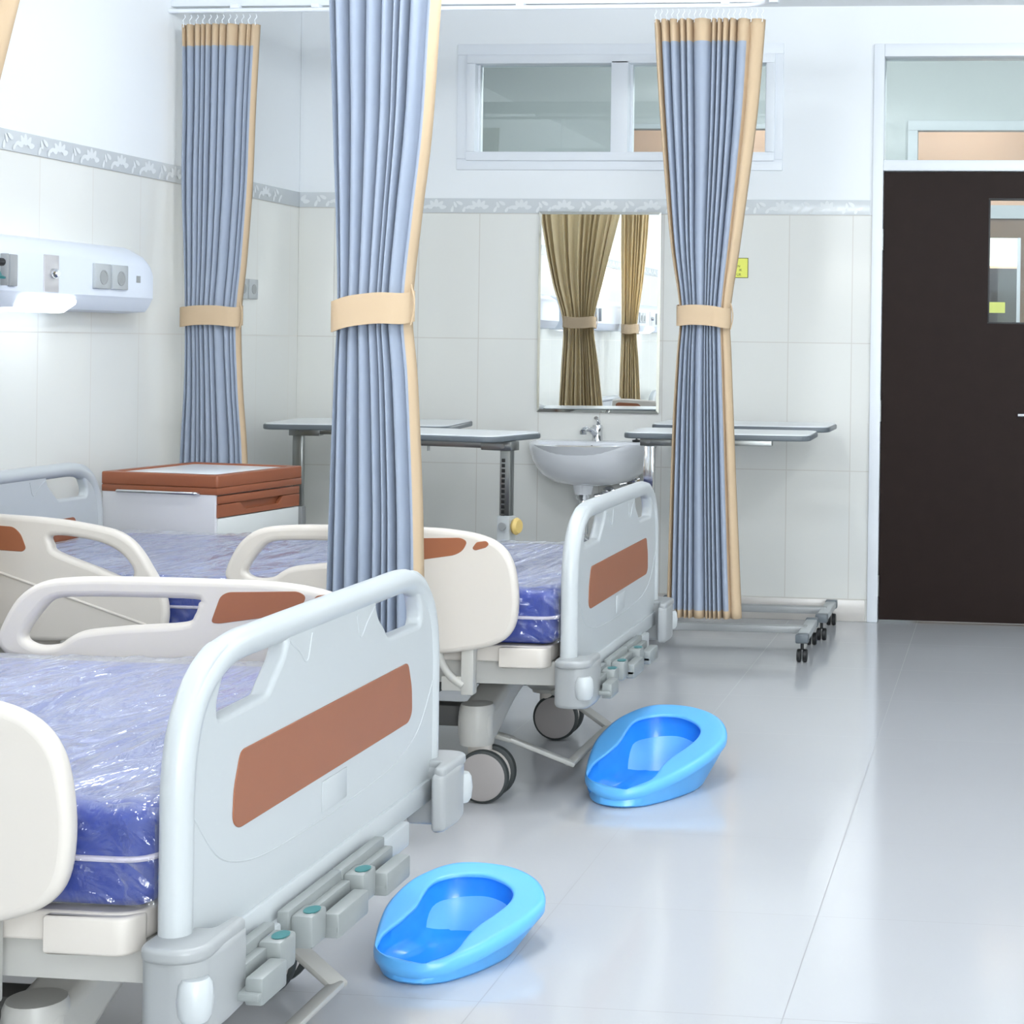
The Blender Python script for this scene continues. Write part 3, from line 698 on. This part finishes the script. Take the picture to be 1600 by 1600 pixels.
# two wall sockets beside the corner
for y, lb in ((7.175, 'white wall socket beside the back left curtain, partly hidden by it'), (7.275, 'white wall socket between the back left curtain and the corner column')):
    g = G(); g.box(XL, XL+.012, y-.043, y+.043, 1.462, 1.548, .003); s = g.obj('wall_socket', m_white, None, (XL, y, 1.505)); tag(s, lb, 'socket', 'wall sockets')
    g = G(); g.lathe([(0, .011), (.022, .011), (.022, .0135), (0, .0135)], 24, along((XL, y, 1.505), (1, 0, 0))); g.obj('socket_ring', m_grey, s, (XL, y, 1.505))

# ------------------------------------------------------------------ bedside cabinet
cab = thing('bedside_cabinet', 'bedside cabinet with brown tray top and white side, behind the second bed', 'cabinet', (-2.93, 6.06, 0), R(-9))
o = (0, 0, 0)
g = G(); g.box(-.225, .204, -.262, .252, .07, .745, .004); g.box(-.235, .225, -.268, -.255, .06, .755, .003); g.obj('carcass', mat('white cabinet board', rgb(208, 208, 212), .4, vary=.02), cab, o)
g = G(); g.plate(arcpoly([(-.24, -.272), (.236, -.272), (.236, .262), (-.24, .262)], .012, 4), [arcpoly([(-.205, -.235), (.2, -.235), (.2, .225), (-.205, .225)], .02, 4)], .045, .005, 'XY', .79)
g.box(-.238, .235, -.27, .26, .742, .768, .004)
top = g.obj('tray_top', m_cabbrown, cab, o)
g = G(); g.box(-.21, .205, -.24, .23, .79, .8075, .002); g.obj('tray_mat', m_tabtop, top, o)
g = G(); g.tube(arcpoly([(-.16, -.27, .748), (-.16, -.292, .748), (.16, -.292, .748), (.16, -.27, .748)], .01, 3, False), .006); g.obj('towel_bar', m_chrome, cab, o)
for z1, h in ((.738, .195), (.52, .2), (.30, .21)):
    g = G(); g.box(.214, .232, -.26, .25, z1-.028, z1, .003)
    zl = z1-.075
    g.plate([(-.26, zl), (.25, zl), (.25, z1-.03), (.14, z1-.03), (.11, z1-.056), (-.10, z1-.056), (-.13, z1-.03), (-.26, z1-.03)], (), .016, .002, 'YZ', .224)
    g.box(.206, .214, -.15, .16, z1-.07, z1-.028)
    d = g.obj('drawer', m_cabbrown, cab, o)
    g = G(); g.box(.214, .231, -.258, .248, z1-h, zl-.003, .003); g.obj('drawer_front', mat('white drawer board', rgb(214, 217, 215), .4, vary=.02), d, o)
for x in (-.2, .19):
    for y in (-.22, .21):
        g = G(); g.lathe([(0, -.01), (.028, -.01), (.028, .01), (0, .01)], 20, along((x, y, .028), (0, 1, 0))); g.tube([(x, y, .03), (x, y, .07)], .012); g.obj('cabinet_caster', m_black, cab, o)

# ------------------------------------------------------------------ overbed tables
def overbed_table(label, x, y, rz, zt, L, Dp, post_x, style=0, flip=1):
    t = thing('overbed_table', label, 'table', (x, y, 0), rz, 'overbed tables'); o = (0, 0, 0)
    a, b = -L/2, L/2
    ol = arcpoly([(a, -Dp/2), (b, -Dp/2), (b, Dp/2), (a, Dp/2)], .075, 8)
    g = G(); g.plate(ol, (), .0225, .006, 'XY', zt-.015, bres=3); tp = g.obj('tabletop_edge', m_tabedge, t, o)
    ol2 = arcpoly([(a+.006, -Dp/2+.006), (b-.006, -Dp/2+.006), (b-.006, Dp/2-.006), (a+.006, Dp/2-.006)], .07, 8)
    g = G(); g.plate(ol2, (), .008, .002, 'XY', zt-.004); g.obj('tabletop', m_tabtop, tp, o)
    px = post_x; s = -1 if px > 0 else 1; py = -.06
    g = G(); g.box(min(px-.02*s, px+.52*s), max(px-.02*s, px+.52*s), py-.025, py+.025, zt-.055, zt-.026, .003); g.box(px-.035, px+.1*s+.0, py-.032, py+.032, zt-.062, zt-.026, .003) if s > 0 else g.box(px+.1*s, px+.035, py-.032, py+.032, zt-.062, zt-.026, .003)
    g.tube([(px, py-.036, zt-.045), (px, py+.036, zt-.045)], .009); g.tube([(px+.35*s, py-.01, zt-.075), (px+.35*s, py-.01, zt-.03)], .005, mi=0)
    g.obj('top_bracket', m_steel, t, o)
    g = G(); g.box(px-.022, px+.022, py-.018, py+.018, .55, zt-.035, .003)
    ps = g.obj('post', m_chrome if style == 2 else m_steel, t, o)
    if style == 1:
        for k in range(12):
            z = zt-.1-k*.02
            g = G() if k == 0 else g
            g.box(px-.013, px+.002, py-.0195, py-.017, z-.007, z+.007, .001)
        g.obj('post_slots', m_black, ps, o)
        g = G(); g.lathe([(0, 0), (.018, 0), (.03, .008), (.034, .018), (.026, .03), (0, .032)], 24, along((px+.028, py, .575), (1, 0, 0))); g.obj('clamp_knob', m_mustard, t, o)
        g = G(); g.lathe([(0, 0), (.016, 0), (.016, .006), (0, .008)], 24, along((px, py-.03, .575), (0, -1, 0))); g.obj('clamp_button', m_grey, t, o)
    g = G(); g.box(px-.028, px+.028, py-.026, py+.026, .11, .615 if style == 1 else .56, .005)
    lp = g.obj('lower_post', m_white if style == 1 else m_grey, t, o)
    if style == 1:
        g = G(); g.box(px-.026, px+.026, py-.0275, py-.026, .35, .515)
        lab = g.obj('label_sticker', m_white, lp, o)
        g = G()
        for z in (.507, .483): g.box(px-.022, px+.024, py-.0285, py-.0275, z-.004, z+.004)
        for k in range(7): g.box(px-.02, px+.018-.004*(k % 3), py-.0285, py-.0275, .462-k*.014, .464-k*.014)
        g.obj('label_print', m_black, lab, o)
    g = G(); g.box(a+.02, b-.02, -.025, .025, .085, .115, .004); g.obj('base_rail', m_grey, t, o)
    for xx in (a+.02, b-.02):
        g = G(); g.box(xx-.024, xx+.024, -.2, .2, .082, .112, .004); bl = g.obj('base_leg', m_white, t, o)
        for yy in (-.205, .205):
            g = G(); g.box(xx-.027, xx+.027, yy-.022, yy+.022, .078, .116, .006); g.obj('end_cap', m_tabedge, bl, o)
            g = G(); g.tube([(xx, yy, .05), (xx, yy, .085)], .007)
            for e in (-.012, .012): g.lathe([(0, -.009), (.024, -.009), (.027, -.005), (.027, .005), (.024, .009), (0, .009)], 20, along((xx, yy, .027), (1, 0, 0)) @ Matrix.Translation((0, 0, e)))
            g.obj('base_caster', m_black, bl, o)
    return t
overbed_table('overbed table right of the wash basin, nearer the viewer, its base in front', -1.205, 7.2, R(1), .925, .78, .42, -.30, 2)
overbed_table('overbed table right of the wash basin, against the wall behind another table', -1.19, 7.74, R(0), .935, .80, .42, -.30, 0)
overbed_table('overbed table with slotted post and yellow knob, just left of the wash basin', -2.24, 6.69, R(-14), .93, .68, .42, .32, 1)
overbed_table('overbed table in the back left corner, behind the cabinet and the back left curtain', -2.80, 7.36, R(6), .93, .80, .58, -.30, 0)

# ------------------------------------------------------------------ wash basin, mirror, valves
bx, by = -1.95, D
def basin_ring(w, d, z, y0=0., n=48, flat=.06):
    pts = []
    for k in range(n):
        a = 2*PI*k/n; c, s = math.cos(a), math.sin(a)
        x = w*math.copysign(abs(c)**.75, c); y = -d*s if s > 0 else -s*flat
        pts.append((bx+x, by-flat-y0-(d*abs(s)**.85 if s > 0 else -flat*abs(s)**.6), z))
    return pts
wb = thing('wall_mounted_wash_basin', 'white ceramic wash basin under the wall mirror', 'basin', (bx, by, .62))
o = (bx, by, .62)
g = G()
rings = [basin_ring(.09, .13, .622, .02), basin_ring(.18, .235, .64, .01), basin_ring(.24, .32, .682), basin_ring(.272, .372, .742), basin_ring(.288, .40, .80), basin_ring(.292, .405, .818), basin_ring(.286, .40, .826), basin_ring(.262, .37, .822, flat=.12),
         basin_ring(.24, .33, .79, .03, flat=.10), basin_ring(.20, .27, .73, .05, flat=.08), basin_ring(.12, .16, .69, .08, flat=.06), basin_ring(.02, .03, .682, .14, flat=.02)]
g.loft(rings); g.box(bx-.285, bx+.285, by-.115, by-.002, .79, .826, .012)
g.lathe([(.04, .585), (.043, .60), (.05, .63), (0, .64)], 24, Matrix.Translation((bx-.02, by-.2, 0)))
g.obj('basin', m_ceramic, wb, o, 60)
g = G(); g.lathe([(0, 0), (.008, 0), (.008, .003), (0, .003)], 16, along((bx+.0, by-.128, .800), (0, -1, .3))); g.obj('overflow_hole', m_black, wb, o)
fx, fy = bx+.012, by-.07
g = G(); g.lathe([(0, .822), (.028, .822), (.026, .83), (.024, .87), (.026, .90), (.022, .915), (0, .918)], 24, Matrix.Translation((fx, fy, 0)))
g.tube(smooth([(fx, fy, .85), (fx-.02, fy-.05, .89), (fx-.035, fy-.10, .895), (fx-.04, fy-.115, .885)], 5, False), .014)
g.lathe([(0, 0), (.016, 0), (.017, .02), (0, .022)], 20, Matrix.Translation((fx-.04, fy-.115, .868)))
g.tube(smooth([(fx+.004, fy, .915), (fx+.01, fy-.02, .935), (fx+.014, fy-.075, .955), (fx+.014, fy-.09, .957)], 5, False), .0095)
for v in g.bm.verts: v.co.z = .822+(v.co.z-.822)*.86
g.obj('faucet', m_chrome, wb, o, 60)
g = G(); g.lathe([(0, .56), (.034, .56), (.036, .588), (0, .588)], 24, Matrix.Translation((bx-.02, by-.2, 0))); g.lathe([(0, .40), (.024, .40), (.026, .52), (.018, .525), (.018, .56), (0, .56)], 24, Matrix.Translation((bx-.02, by-.2, 0)))
g.tube(smooth([(bx-.02, by-.2, .44), (bx-.02, by-.2, .38), (bx+.02, by-.16, .37), (bx+.05, by-.09, .44), (bx+.06, by-.005, .46)], 6, False), .018)
g.lathe([(0, 0), (.034, 0), (.036, .006), (0, .01)], 24, along((bx+.06, by-.002, .46), (0, -1, 0)))
g.obj('drain_trap', m_chrome, wb, o, 60)
g = G(); g.lathe([(0, 0), (.02, 0), (.021, .008), (.01, .01), (.004, .012), (.004, .02), (.006, .022), (0, .024)], 20, Matrix.Translation((bx+.205, by-.09, .827)))
tag(g.obj('sink_plug', m_black, None, (bx+.205, by-.09, .827)), 'small black plug lying on the wash basin rim', 'plug')
for x, z, lb in ((bx+.175, .635, 'round chrome valve on the wall under the right side of the wash basin'), (bx+.055, .575, 'round chrome pipe collar on the wall below the wash basin bowl')):
    g = G(); g.lathe([(.0, 0), (.034, 0), (.032, .008), (.018, .012), (.014, .05), (0, .05)], 24, along((x, D, z), (0, -1, 0))); g.tube([(x, D-.045, z), (x-.055, D-.06, z-.012)], .011); g.lathe([(0, 0), (.018, 0), (.02, .018), (0, .02)], 20, along((x, D-.05, z), (0, -1, 0)))
    tag(g.obj('water_valve', m_chrome, None, (x, D, z)), lb, 'valve')
mir = thing('wall_mirror', 'rectangular wall mirror above the wash basin, reflecting beige curtain linings', 'mirror', (-1.953, D, .96)); o = (-1.953, D, .96)
x0, x1, z0, z1 = -2.25, -1.657, .957, 1.913; bw = .013
G().box(x0+bw, x1-bw, D-.014, D-.011, z0+bw, z1-bw).obj('mirror_glass', m_mirror, mir, o)
g = G(); b1 = [(x0+bw, D-.014, z0+bw), (x1-bw, D-.014, z0+bw), (x1-bw, D-.014, z1-bw), (x0+bw, D-.014, z1-bw)]; b2 = [(x0, D-.0118, z0), (x1, D-.0118, z0), (x1, D-.0118, z1), (x0, D-.0118, z1)]; b3 = [(p[0], D, p[2]) for p in b2]
g.loft([b3, b2, b1], cap=False); g.obj('mirror_bevel', mat('bevelled mirror edge', rgb(225, 224, 214), .06, 1., vary=.02), mir, o, 5)
sg = thing('warning_sign', 'small yellow sign on the wall half hidden by the curtain next to the door', 'sign', (-1.30, D, 1.653)); o = (-1.30, D, 1.653)
g = G(); g.box(-1.37, -1.239, D-.003, D, 1.605, 1.70); g.obj('sign_border', m_olive, sg, o)
G().box(-1.367, -1.242, D-.0045, D-.0025, 1.608, 1.697).obj('sign_face', m_yellow, sg, o)
for txt, z, xr in (('N', 1.655, -1.277), ('IK', 1.637, -1.268), ('UR', 1.615, -1.272)):
    cu = bpy.data.curves.new('t', 'FONT'); cu.body = txt; cu.size = .0165; cu.align_x = 'RIGHT'; cu.extrude = .0004
    me = _curve_mesh(cu); g = G(); g.mesh(me, Matrix.Translation((xr, D-.005, z)) @ Matrix.Rotation(PI/2, 4, 'X')); g.obj('sign_lettering', m_olive, sg, o)

# ------------------------------------------------------------------ bedpans
PAN1 = dict(out=[(-1.286, 3.434), (-1.274, 3.409), (-1.25, 3.383), (-1.221, 3.366), (-1.193, 3.358), (-1.168, 3.356), (-1.147, 3.36), (-1.127, 3.368), (-1.105, 3.382), (-1.053, 3.44), (-1.003, 3.524), (-.978, 3.603), (-.985, 3.65), (-1.013, 3.697), (-1.056, 3.734), (-1.112, 3.757), (-1.183, 3.763), (-1.233, 3.749), (-1.275, 3.709), (-1.299, 3.662), (-1.312, 3.588), (-1.306, 3.518)],
            hole=[(-1.259, 3.397), (-1.275, 3.444), (-1.272, 3.475), (-1.258, 3.513), (-1.247, 3.555), (-1.244, 3.584), (-1.245, 3.618), (-1.244, 3.652), (-1.235, 3.675), (-1.214, 3.692), (-1.182, 3.703), (-1.136, 3.704), (-1.096, 3.687), (-1.067, 3.663), (-1.052, 3.635), (-1.05, 3.606), (-1.057, 3.577), (-1.071, 3.546), (-1.087, 3.514), (-1.097, 3.482), (-1.101, 3.455), (-1.104, 3.424), (-1.112, 3.404), (-1.131, 3.385), (-1.148, 3.374), (-1.162, 3.366)], z0=.05, y0=3.38, k=.22)
PAN2 = dict(out=[(-1.189, 4.817), (-1.178, 4.785), (-1.154, 4.751), (-1.123, 4.728), (-1.092, 4.716), (-1.063, 4.713), (-1.039, 4.718), (-1.015, 4.728), (-.988, 4.746), (-.924, 4.819), (-.858, 4.926), (-.823, 5.026), (-.826, 5.087), (-.852, 5.147), (-.897, 5.195), (-.959, 5.226), (-1.038, 5.235), (-1.096, 5.219), (-1.147, 5.169), (-1.179, 5.109), (-1.202, 5.015), (-1.203, 4.925)],
            hole=[(-1.163, 4.769), (-1.175, 4.83), (-1.169, 4.87), (-1.149, 4.918), (-1.132, 4.972), (-1.126, 5.009), (-1.123, 5.052), (-1.118, 5.095), (-1.107, 5.125), (-1.081, 5.146), (-1.044, 5.159), (-.992, 5.159), (-.948, 5.137), (-.917, 5.105), (-.903, 5.069), (-.904, 5.032), (-.915, 4.995), (-.933, 4.955), (-.955, 4.916), (-.97, 4.874), (-.977, 4.84), (-.983, 4.8), (-.995, 4.774), (-1.018, 4.751), (-1.039, 4.733), (-1.054, 4.722)], z0=.062, y0=4.75, k=.26)
def bedpan(P, label):
    out = [Vector(p) for p in smooth(P['out'], 10)]; hole = [Vector(p) for p in smooth(P['hole'], 10)]
    c = sum(hole, Vector((0, 0)))/len(hole)
    def radial(loop, n=120):
        res = []
        pol = [(math.atan2((p-c).y, (p-c).x), p-c) for p in loop]
        for k in range(n):
            a = -PI+2*PI*k/n; d = Vector((math.cos(a), math.sin(a))); best = 0
            for i in range(len(loop)):
                p, q = loop[i-1]-c, loop[i]-c; e = q-p; den = d.x*e.y-d.y*e.x
                if abs(den) < 1e-9: continue
                t = (p.x*e.y-p.y*e.x)/den; u = (p.x*d.y-p.y*d.x)/den
                if t > 0 and -1e-6 <= u <= 1+1e-6: best = max(best, t)
            res.append(best)
        return [(Vector((math.cos(-PI+2*PI*k/n), math.sin(-PI+2*PI*k/n))), res[k]) for k in range(n)]
    ro = radial(out); rh = radial(hole)
    zr = lambda p: P['z0']+P['k']*(p.y-P['y0'])
    rings = []
    def ring(fr, fz):
        L = []
        for (d, a), (_, b) in zip(ro, rh):
            b = min(b, a-.004); r = fr(a, b); p = c+d*r; L.append((p.x, p.y, fz(p, zr(p))))
        rings.append(L)
    kk = .42/(max(zr(p) for p in out)-P['z0'])
    def base(q, zc):
        L = []
        for d, a in ro:
            p = c+d*a; f = max(.45, 1-kk*(zr(p)-P['z0']+.006)); p = c+d*a*f*q; L.append((p.x, p.y, zc))
        rings.append(L)
    base(.5, 0.); base(.94, 0.); base(.985, .007)
    ring(lambda a, b: a-.006, lambda p, z: max(.012, z-.032)); ring(lambda a, b: a-.001, lambda p, z: max(.014, z-.028)); ring(lambda a, b: a, lambda p, z: z-.012); ring(lambda a, b: a-.003, lambda p, z: z-.004)
    ring(lambda a, b: a-min(.01, (a-b)*.3), lambda p, z: z); ring(lambda a, b: a-min(.016, (a-b)*.45), lambda p, z: z); ring(lambda a, b: b+min(.008, (a-b)*.42), lambda p, z: z); ring(lambda a, b: b+min(.003, (a-b)*.3), lambda p, z: z-.0006)
    ring(lambda a, b: b, lambda p, z: z-.003); ring(lambda a, b: b+.001, lambda p, z: z-.008)
    ring(lambda a, b: b+(a-b)*.35, lambda p, z: z-.016); ring(lambda a, b: b+(a-b)*.3, lambda p, z: max(.03, z*.5)); ring(lambda a, b: b*.97+(a-b)*.1, lambda p, z: .02); ring(lambda a, b: b*.8, lambda p, z: .012); ring(lambda a, b: b*.78, lambda p, z: .0095); ring(lambda a, b: b*.4, lambda p, z: .009)
    g = G(); g.loft(rings[:13], cap=False); g.loft(rings[12:], cap=False, mi=1)
    g._mark(); g.bm.faces.new([g.bm.verts.new(p) for p in rings[0]]); g._done(); g._mark(); g.bm.faces.new([g.bm.verts.new(p) for p in rings[-1]]); g._done(None, 1)
    bmesh.ops.remove_doubles(g.bm, verts=g.bm.verts, dist=1e-5)
    return tag(g.obj('bedpan', [m_pan, m_pan_shade], None, (c.x, c.y, 0), 60), label, 'bedpan', 'blue bedpans on the floor')
bedpan(PAN1, 'sky blue bedpan on the floor beside the nearest bed, bottom of the picture')
bedpan(PAN2, 'sky blue plastic bedpan on the floor at the foot of the second bed')

# ------------------------------------------------------------------ light
def area(name, loc, sx, sy, e, rot=(0, 0, 0), col=(.93, .97, 1.)):
    l = bpy.data.lights.new(name, 'AREA'); l.shape = 'RECTANGLE'; l.size = sx; l.size_y = sy; l.energy = e; l.color = col
    o = bpy.data.objects.new(name, l); C.objects.link(o); o.location = loc; o.rotation_euler = rot; return o
def globe(name, loc, e, r=.14, col=(.93, .97, 1.)):
    l = bpy.data.lights.new(name, 'POINT'); l.energy = e; l.shadow_soft_size = r; l.color = col
    o = bpy.data.objects.new(name, l); C.objects.link(o); o.location = loc; return o
for x, y, e in ((-1.2, 4.2, 62), (-1.2, 2.7, 46), (-2.0, 5.3, 13), (.95, 5.7, 34), (1.5, 2.6, 28), (.6, -.6, 36)):  # the weakest one is fill added for the curtain linings
    globe('ceiling_and_fill_lamp', (x, y, 2.68), e)
area('front_fill', (1.55, -3.1, 1.7), 1.9, 1.6, 180, (R(90), 0, 0))  # unseen fill added behind the viewer to brighten surfaces facing it
globe('corridor_lamp', (-1.4, 8.75, 3.05), 60); globe('corridor_lamp', (.3, 8.75, 3.05), 46)
globe('peach_room_fill', (-.3, 11.1, 3.1), 16, col=(1., .97, .93)); globe('peach_room_fill', (-1.9, 11.1, 3.1), 16, col=(1., .97, .93))  # unseen fill lamps added to brighten the peach wall
w = bpy.data.worlds.new('world'); bpy.context.scene.world = w; w.use_nodes = True
w.node_tree.nodes['Background'].inputs[0].default_value = (.8, .88, 1, 1); w.node_tree.nodes['Background'].inputs[1].default_value = .5

# ------------------------------------------------------------------ camera
cam = bpy.data.cameras.new('camera'); co = bpy.data.objects.new('camera', cam); C.objects.link(co)
F, CX, CY = 2700., 1290., 537.
cam.sensor_width = 36; cam.lens = F*36/1600; cam.shift_x = (800-CX)/1600; cam.shift_y = (CY-800)/1600
cam.clip_start = .05
psi = math.atan(290/2700); roll = .0135
fw = Vector((-math.sin(psi), math.cos(psi), 0)); rt = Vector((math.cos(psi), math.sin(psi), 0)); up = Vector((0, 0, 1))
ca, sa = math.cos(roll), math.sin(roll)
ix = rt*ca+up*sa; iy = up*ca-rt*sa           # image right and image up
m = Matrix.Identity(4)
for i in range(3): m[i][0] = ix[i]; m[i][1] = iy[i]; m[i][2] = -fw[i]
m.translation = (0, 0, 1.30); co.matrix_world = m
sc = bpy.context.scene; sc.camera = co
sc.view_settings.view_transform = 'Standard'; sc.view_settings.look = 'None'; sc.view_settings.gamma = 1; sc.view_settings.use_curve_mapping = False
sc.view_settings.exposure = .28
sc.cycles.max_bounces = 10; sc.cycles.diffuse_bounces = 5; sc.cycles.glossy_bounces = 5; sc.cycles.transparent_max_bounces = 16
sc.cycles.caustics_reflective = False; sc.cycles.caustics_refractive = False; sc.cycles.sample_clamp_indirect = 6
sc.cycles.use_denoising = True
